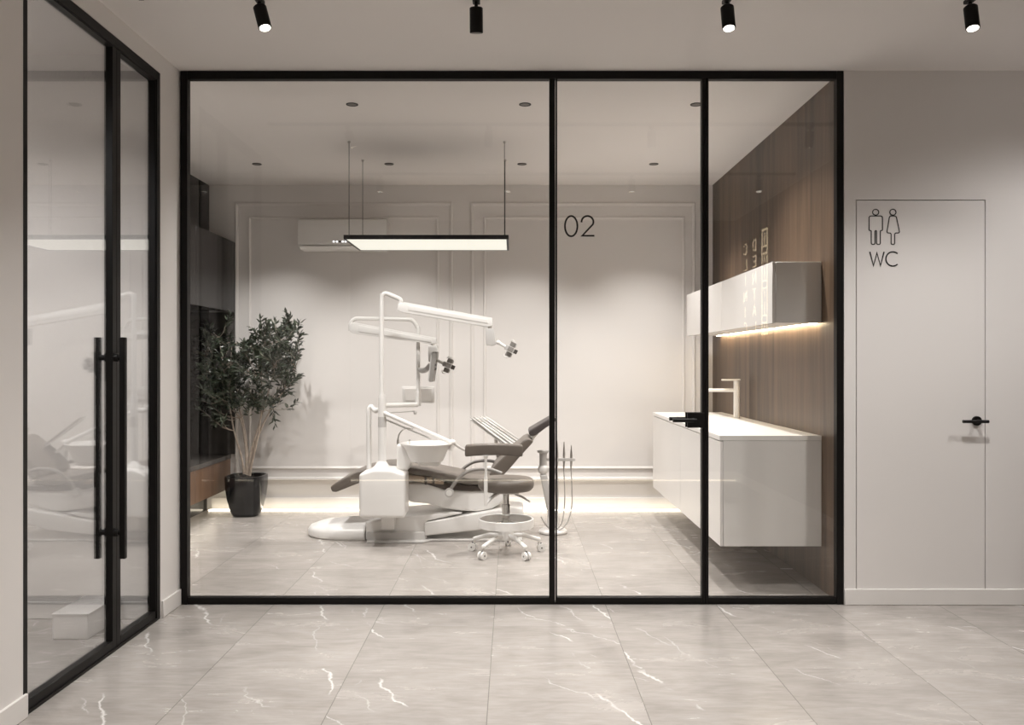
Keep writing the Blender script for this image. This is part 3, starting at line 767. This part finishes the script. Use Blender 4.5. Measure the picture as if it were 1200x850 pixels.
# hoop armrests
for d, nm in ((6.40, 0), (6.94, 1)):
    mb = MB(); mb.tube([at(x, y, 6.40)+Vector((0, d-6.40, 0)) for x, y in ((527, 576), (531, 569), (538, 560), (549, 552.5), (562, 549.8), (575, 550.5), (588, 555))], .013, 12, smooth=5)
    o = mb.build('armrest', 'grey', dc)
    c_ = at(526.5, 577.5, 6.40)+Vector((0, d-6.40, 0))
    s_ = -1 if nm == 0 else 1
    MB().cyl(c_-Vector((0, .02, 0)), c_+Vector((0, .02, 0)), .033, 24).build('pivot', 'offplastic', o)
    MB().cyl(c_+Vector((0, s_*.018, 0)), c_+Vector((0, s_*.026, 0)), .022, 24).build('pivot_cap', 'plastic', o)
# water unit box beside the chair
mb = MB(); ux0, ux1 = at(420.3, 0, 6.14).x, at(474.3, 0, 6.14).x
zb, zs, zp = at(0, 608, 6.14).z, at(0, 556, 6.14).z, at(0, 551.5, 6.14).z
mb.prism([(ux0, 6.14, zb), (ux1, 6.14, zb), (ux1, 6.14, zs), (ux1-.10, 6.14, zp+.006), (ux0+.10, 6.14, zp+.006), (ux0, 6.14, zs)], (0, .26, 0), .028, 5)
ub = mb.build('water_unit', 'plastic', dc)
mb = MB(); mb.box((ux0+.13, 6.33, .10), (ux1-.10, 6.46, zb+.02), .01, 2); mb.build('unit_foot', 'plastic', ub)
mb = MB(); c_ = at(447.5, 550, 6.27); mb.lathe([(.10, -.03), (.085, .0), (.055, .022), (.035, .05), (.03, .06)], c_, 28); mb.build('pole_socket', 'plastic', ub)
# main pole and long lamp arm
PD = 6.27
mb = MB(); mb.cyl(at(447.8, 552, PD), at(447.8, 466, PD), .0292, 20); mb.cyl(at(447.8, 467, PD), at(447.8, 463, PD), .025, 20)
mb.tube([at(447.3, 467, PD), at(447.3, 354, PD), at(447.8, 348, PD), at(450.5, 344.5, PD), at(454, 344.5, PD), at(466, 349.5, PD), at(469.5, 352.5, PD), at(469, 358, PD), at(468, 365, PD)], .0165, 14, smooth=4)
mp = mb.build('main_pole', 'plastic', dc)
mb = MB(); mb.cyl(at(447.8, 500.5, PD), at(447.8, 488.5, PD), .0305, 20); mb.build('pole_collar', 'offplastic', mp)
def arm(name, pts, d, dep, parent, m='plastic'):
    mb = MB(); profile(mb, pts, d, d-dep/2, d+dep/2, .006, 2); return mb.build(name, m, parent)
la = arm('lamp_arm', [(466.5, 357), (474.5, 354.5), (577, 373), (578, 382), (571, 383.5), (472, 366.5), (466.5, 364)], PD, .065, dc)
arm('arm_cover', [(478, 357.5), (572, 374.5), (572, 379.5), (478, 364)], PD-.031, .012, la)
mb = MB(); mb.cyl(at(574, 380, PD), at(574, 386, PD), .014, 14); mb.build('knuckle', 'plastic', la)
arm('drop_block', [(569, 385), (578.5, 385), (581.5, 404), (577, 405.5), (569.5, 404.5)], PD, .07, la, 'offplastic')
def lamp_head(c, ang, d, k, parent_name, flip=1):
    """operating lamp head: short stem, yoke, four reflectors round a hub and a sensor at the end"""
    o_ = None
    ca, sa = math.cos(math.radians(ang)), math.sin(math.radians(ang))
    def q(u, v, w_=0): return at(c[0], c[1], d)+Vector(((u*ca-v*sa)*d/F, w_, -(u*sa+v*ca)*d/F))
    mb = MB(); mb.cyl(q(-17*k, -1), q(-4*k, 0), .011, 12); mb.ball(q(-15*k, -1), .016)
    o_ = mb.build('lamp_head', 'plastic', dc)
    rot = Matrix.Rotation(math.radians(ang), 3, 'Y')
    def cube(u, v, w_, su, sv, sw_, m, nm):
        mb = MB(); cc = q(u, v, w_); h = Vector((su*d/F, sw_, sv*d/F))/2
        mb.box(cc-h, cc+h, .003, 2, rot); mb.build(nm, m, o_)
    cube(-2*k, 0, 0, 7*k, 6*k, .05, 'offplastic', 'hub')
    for v, w_ in ((-6.2*k, -.0), (6.2*k, 0), (0, -.055), (0, .055)):
        cube(1.5*k, v, w_, 6.5*k, 5.4*k, .046, 'grey', 'reflector')
        cube(5.4*k, v, w_, 1.2*k, 4.8*k, .040, 'offplastic', 'lens_cover')
    cube(7.5*k, 0, 0, 5*k, 5*k, .035, 'darkgrey', 'sensor')
    for sg_ in (1, -1):
        MB().tube([q(-3*k, sg_*8*k, -.02), q(-1*k, sg_*11*k, -.035), q(3*k, sg_*9.5*k, -.045)], .004, 8, smooth=3).build('grip', 'plastic', o_)
    return o_
lamp_head((597, 409), 26, PD, 1.0, 'lamp')
# rear pole with its U bend, second lamp arm, display
QD = 6.62
mb = MB(); mb.cyl(at(489.8, 476, QD), at(489.8, 459, QD), .021, 16)
mb.tube([at(490, 470, QD), at(490, 392, QD), at(489, 384, QD), at(483.5, 376, QD), at(474, 374.5, QD), at(425, 373.5, QD), at(415, 374.5, QD), at(411, 380, QD), at(410.5, 388, QD)], .0150, 12, smooth=4)
rp = mb.build('rear_pole', 'plastic', dc)
mb = MB(); mb.cyl(at(450, 475.5, 6.27), at(489, 474.5, QD), .018, 12); mb.build('cross_bar', 'plastic', rp)
mb = MB(); mb.cyl(at(450, 484.5, 6.27), at(486, 482, QD), .005, 8); mb.ball(at(486.5, 484, QD), .013); mb.build('side_rod', 'offplastic', rp)
la2 = arm('lamp_arm', [(410, 381), (415, 378), (512, 396.5), (512.5, 403), (505, 403.5), (414, 391), (410.5, 388)], QD-.04, .06, dc)
arm('arm_cover', [(420, 381), (506, 397.5), (506, 401.5), (420, 389)], QD-.07, .012, la2)
arm('drop_block', [(502, 405), (512, 405), (513, 414), (510, 424), (502.5, 424)], QD-.04, .06, la2)
mb = MB(); mb.cyl(at(507, 400, QD-.04), at(507, 406, QD-.04), .013, 12); mb.build('knuckle', 'plastic', la2)
lamp_head((524, 428), 22, QD-.05, .95, 'lamp')
ds = arm('display', [(507.5, 412.5), (513.5, 412.5), (508.5, 447.5), (504, 447.5)], QD-.10, .17, dc, 'grey')
arm('display_back', [(506.0, 413.5), (508.0, 413.5), (504.3, 446.5), (502.6, 446.5)], QD-.10, .15, ds, 'offplastic')
for y in (426, 431): arm('button', [(509.8, y), (512.0, y), (511.3, y+3), (509.2, y+3)], QD-.187, .006, ds, 'darkgrey')
mb = MB(); mb.tube([at(489.5, 432, QD), at(494, 434.5, QD-.02), at(499, 433.5, QD-.05), at(504, 427.5, QD-.07)], .016, 12, radii=[.012, .02, .021, .014], smooth=4)
mb.build('display_bracket', 'offplastic', ds)
mb = MB(); profile(mb, [(471, 453), (509.5, 453), (509, 472.5), (472, 471.5)], 6.80, 6.79, 6.805, .004, 2); tp = mb.build('film_viewer', 'plastic', dc)
mb = MB(); profile(mb, [(474, 455.5), (506.5, 455.5), (506, 470.3), (475, 469.5)], 6.79, 6.784, 6.79, .001, 1); mb.build('screen', 'satin', tp)
mb = MB(); mb.cyl(at(489.8, 472, QD), at(489, 468, 6.80), .010, 10); mb.build('viewer_bracket', 'plastic', tp)
# short bent post
mb = MB(); mb.tube([at(432.5, 552, 6.33), at(432.3, 484, 6.33), at(432.8, 479, 6.33), at(435.5, 477, 6.33), at(438, 480, 6.32), at(441, 481.5, 6.30), at(446, 479.5, 6.28)], .0185, 14, smooth=4)
mb.build('side_post', 'plastic', dc)
# assistant arm
mb = MB(); mb.tube([at(450, 483.5, 6.26), at(453.5, 485.5, 6.24), at(527, 518, 6.30)], .0155, 14)
sa = mb.build('tray_arm', 'plastic', dc)
mb = MB(); mb.tube([at(452, 492, 6.27), at(500, 512.5, 6.31), at(505, 515, 6.32)], .006, 10); mb.build('support_rod', 'offplastic', sa)
mb = MB(); mb.ball(at(529.5, 518.5, 6.30), .026, (1.15, 1, .8)); mb.tube([at(529, 520, 6.30), at(530, 523, 6.30), at(527, 528, 6.30)], .016, 10); mb.build('elbow_joint', 'plastic', sa)
mb = MB(); mb.tube([at(531, 518.5, 6.30), at(537, 523.5, 6.33), at(546, 528, 6.38), at(552, 530, 6.42)], .010, 10, smooth=3); mb.build('fore_arm', 'plastic', sa)
# spittoon
bc = at(500, 520, 6.31)
mb = MB(); mb.lathe([(.10, -.132), (.118, -.126), (.130, -.10), (.150, -.05), (.172, -.014), (.188, 0), (.186, .006), (.174, .002), (.14, -.045), (.08, -.08), (.02, -.09)], bc, 40)
sp_ = mb.build('spittoon_bowl', 'plastic', dc)
mb = MB(); mb.prism([(bc.x-.215, 6.27, bc.z-.19), (bc.x-.13, 6.27, bc.z-.19), (bc.x-.10, 6.27, bc.z-.13), (bc.x-.135, 6.27, bc.z-.03), (bc.x-.165, 6.27, bc.z-.002), (bc.x-.212, 6.27, bc.z-.002)], (0, .11, 0), .02, 3)
mb.build('bowl_support', 'plastic', sp_)
mb = MB(); mb.box((bc.x-.06, 6.27, bc.z-.16), (bc.x+.10, 6.40, bc.z-.12), .02, 3); mb.build('bowl_drain', 'plastic', sp_)
mb = MB(); mb.tube([at(466.5, 519, 6.32), at(466.8, 513, 6.32), at(469, 507.5, 6.32), at(473.5, 503.5, 6.32), at(479, 502, 6.32), at(484, 503, 6.32)], .0055, 10, smooth=4)
mb.cyl(at(466.5, 520.5, 6.32), at(466.5, 515.5, 6.32), .010, 12); mb.build('cup_filler', 'steel', sp_)
mb = MB(); mb.cyl(at(480, 521, 6.33), at(480, 516.5, 6.33), .005, 8); mb.ball(at(480, 516.5, 6.33), .008); mb.build('rinse_nozzle', 'chrome', sp_)
# delivery tray with instruments behind the backrest
tp = MB(); tp.prism([at(551, 491, 6.74), at(594, 523.5, 6.74), at(612, 519.5, 7.02), at(567, 489, 7.02)], (0, 0, -.012), .003, 2)
tp = tp.build('instrument_tray', 'plastic', dc)
for i in range(5):
    f = i/4; a = at(551, 491, 6.74).lerp(at(567, 489, 7.02), f)+Vector((0, 0, .012)); b = at(594, 523.5, 6.74).lerp(at(612, 519.5, 7.02), f)+Vector((0, 0, .012))
    MB().tube([a, a.lerp(b, .12), a.lerp(b, .6), b], .006, 10, radii=[.004, .008, .009, .006]).build('instrument', 'steel' if i % 2 else 'offplastic', tp)
MB().tube([at(581, 515, 6.9), at(584, 540, 6.93), at(586, 568, 6.93)], .014, 10).build('tray_bracket', 'plastic', tp)

# ------------------------------------------------------------------ operator stool
SD = 6.0; sc = Vector((at(593, 0, SD).x, SD, 0))
st = thing('dental_stool', 'round taupe leather stool on five casters in front of the dental chair', 'stool', sc)
prof = [(.05, .432), (.13, .431), (.172, .438), (.190, .458), (.194, .485), (.190, .506), (.174, .520), (.13, .526), (.05, .527)]
MB().lathe(prof, sc, 40).build('seat', 'leather', st)
mb = MB(); mb.lathe([(.028, .17), (.028, .34), (.022, .342), (.022, .43)], sc, 20); gl = mb.build('gas_column', 'chrome', st)
mb = MB(); mb.box(sc+Vector((-.09, -.05, .414)), sc+Vector((.09, .05, .432)), .004); mb.tube([sc+Vector((.06, -.02, .41)), sc+Vector((.11, -.04, .395)), sc+Vector((.165, -.06, .365))], .006, 10, radii=[.005, .008, .006]); mb.build('height_lever', 'offplastic', st)
# foot ring: a wide flat band on three spokes
mb = MB(); bm = mb.bm
rings = [[bm.verts.new(sc+Vector((r*math.cos(k*math.pi/24), r*math.sin(k*math.pi/24), z))) for k in range(48)] for r, z in ((.185, .19), (.190, .186), (.190, .240), (.185, .244), (.178, .240), (.178, .190))]
for i in range(6):
    A, B = rings[i], rings[(i+1) % 6]
    for k in range(48): bm.faces.new((A[k], A[(k+1) % 48], B[(k+1) % 48], B[k]))
bmesh.ops.recalc_face_normals(bm, faces=bm.faces)
fr = mb.build('foot_ring', 'plastic', st)
mb = MB()
for k in range(3):
    a = math.radians(90+120*k); v = Vector((math.cos(a), math.sin(a), 0))
    mb.cyl(sc+v*.02+Vector((0, 0, .215)), sc+v*.181+Vector((0, 0, .215)), .009, 10)
mb.cyl(sc+Vector((0, 0, .19)), sc+Vector((0, 0, .24)), .036, 20)
mb.build('ring_spokes', 'chrome', fr)
hb = MB(); hb.lathe([(.05, .095), (.055, .10), (.05, .15), (.034, .18)], sc, 24); hb.build('hub', 'plastic', st)
for k in range(5):
    a = math.radians(-54+72*k-3); v = Vector((math.cos(a), math.sin(a), 0)); s2 = Vector((-v.y, v.x, 0))
    mb = MB(); path = [sc+v*.03+Vector((0, 0, .125)), sc+v*.12+Vector((0, 0, .122)), sc+v*.235+Vector((0, 0, .085))]
    for p0_, p1_ in zip(path, path[1:]): mb.tube([p0_, p1_], .014, 10, radii=[.016, .014])
    mb.ball(path[1], .0155); mb.ball(path[2], .015)
    leg_ = mb.build('leg', 'plastic', st)
    e = sc+v*.235
    mb = MB(); mb.cyl(e+Vector((0, 0, .048)), e+Vector((0, 0, .085)), .007, 10); cs = mb.build('caster', 'chrome', leg_)
    ce = e+v*.016+Vector((0, 0, .0275))
    for sgn in (-1, 1):
        mb = MB(); mb.cyl(ce+s2*sgn*.006, ce+s2*sgn*.021, .0270, 20); mb.cyl(ce+s2*sgn*.018, ce+s2*sgn*.0225, .012, 14)
        mb.build('wheel', 'plastic', leg_)
    mb = MB(); mb.box(ce+Vector((-.005, -.005, -.006)), ce+Vector((.005, .005, .034)), .001, 1); mb.cyl(ce-s2*.0235, ce+s2*.0235, .006, 10); mb.build('fork', 'darkgrey', leg_)
# torso support
def sp_at(x, y, d): return at(x, y, d)
mb = MB(); zb_ = at(0, 535, 5.76).z
pole_top = at(569.3, 535, 5.80)
mb.cyl((pole_top.x, 5.80, .36), (pole_top.x, 5.80, .55), .0125, 14); mb.cyl((pole_top.x, 5.80, .54), (pole_top.x, 5.80, zb_), .009, 14)
mb.lathe([(.009, 0), (.016, .018), (.02, .022)], (pole_top.x, 5.80, zb_-.021), 16)
mb.tube([(pole_top.x, 5.80, .372), sc+Vector((-.10, -.12, .40)), sc+Vector((-.05, -.04, .422))], .012, 10, smooth=4)
ts = mb.build('support_post', 'plastic', st)
zt_, zb_ = at(0, 521.5, 5.76).z, at(0, 535, 5.76).z
arc_ = lambda f: -.10*(2*f-1)**2+.05
xa_, xb_ = at(545, 0, 5.74).x, at(612.5, 0, 5.74).x
out_ = [(xa_+(xb_-xa_)*i/14, 5.80+arc_(i/14)-.036, zb_) for i in range(15)]
inn_ = [(xa_+(xb_-xa_)*i/14, 5.80+arc_(i/14)+.044, zb_) for i in range(14, -1, -1)]
mb = MB(); mb.prism(out_+inn_, (0, 0, zt_-zb_), .016, 3)
mb.build('arm_pad', 'leather', st)

# ------------------------------------------------------------------ instrument stand behind the mullion
ID = 6.72
ins = thing('instrument_stand', 'pale instrument stand with three hanging handpieces behind the tall mullion', 'instrument stand', at(648, 0, ID)*Vector((1, 1, 0)) if False else Vector((at(648, 0, ID).x, ID, 0)))
mb = MB(); profile(mb, [(632.5, 556), (641, 556), (652, 606), (643, 608)], ID, ID-.05, ID+.05, .012, 3); mb.build('column', 'offplastic', ins)
mb = MB(); c_ = Vector((at(648, 0, ID).x, ID, 0))
mb.lathe([(.10, .0), (.11, .008), (.11, .02), (.09, .035), (.05, .05), (.045, .14)], c_, 32); mb.build('base', 'plastic', ins)
mb = MB(); mb.ball(at(636.5, 550, ID), .042); mb.build('joint', 'plastic', ins)
mb = MB(); cc = at(636.5, 540, ID); mb.lathe([(.03, -.06), (.028, .0), (.03, .055), (.045, .065), (.046, .078), (.03, .08)], cc, 20); mb.build('cup_holder', 'offplastic', ins)
mb = MB(); mb.box((at(640, 0, ID).x, ID-.012, at(0, 540.5, ID).z), (at(674, 0, ID).x, ID+.012, at(0, 537, ID).z), .004); mb.build('rail', 'offplastic', ins)
for x, yt in ((653, 517), (661, 518), (669.5, 522)):
    mb = MB(); mb.tube([at(x, yt, ID), at(x, yt+6, ID), at(x, 532, ID), at(x, 541, ID), at(x-.4, 549, ID)], .006, 10, radii=[.003, .006, .0095, .010, .006])
    h_ = mb.build('handpiece', 'steel', ins)
    k = (x-653)/16.5
    mb = MB(); mb.tube([at(x-.4, 548, ID), at(x+.8, 575, ID), at(x+.3, 595, ID-.02), at(652+12*k, 614, ID-.06), at(647+4*k, 621+2*k, ID-.08), at(640, 615+k, ID-.06), at(634, 606, ID-.02)], .0045, 8, smooth=5)
    mb.build('hose', 'hose', h_)

# ------------------------------------------------------------------ camera, world, view
cam = bpy.data.cameras.new('camera'); co = bpy.data.objects.new('camera', cam); C.objects.link(co)
co.location = (0, 0, EYE); co.rotation_euler = (math.radians(90), 0, 0)
cam.sensor_width = 36; cam.lens = 36*F/1200; cam.clip_start = .02
S.camera = co
wd = bpy.data.worlds.new('world'); S.world = wd; wd.use_nodes = True
wd.node_tree.nodes['Background'].inputs['Color'].default_value = (.5, .5, .5, 1)
wd.node_tree.nodes['Background'].inputs['Strength'].default_value = .1
S.view_settings.view_transform = 'Standard'; S.view_settings.look = 'None'
S.view_settings.gamma = 1; S.view_settings.use_curve_mapping = False
S.view_settings.exposure = 0.0
cy = S.cycles
cy.use_denoising = True; cy.denoising_prefilter = 'ACCURATE'; cy.denoising_input_passes = 'RGB_ALBEDO_NORMAL'; cy.max_bounces = 10; cy.diffuse_bounces = 6; cy.glossy_bounces = 5; cy.transparent_max_bounces = 24
cy.sample_clamp_indirect = 6; cy.caustics_reflective = False; cy.caustics_refractive = False; cy.blur_glossy = .5
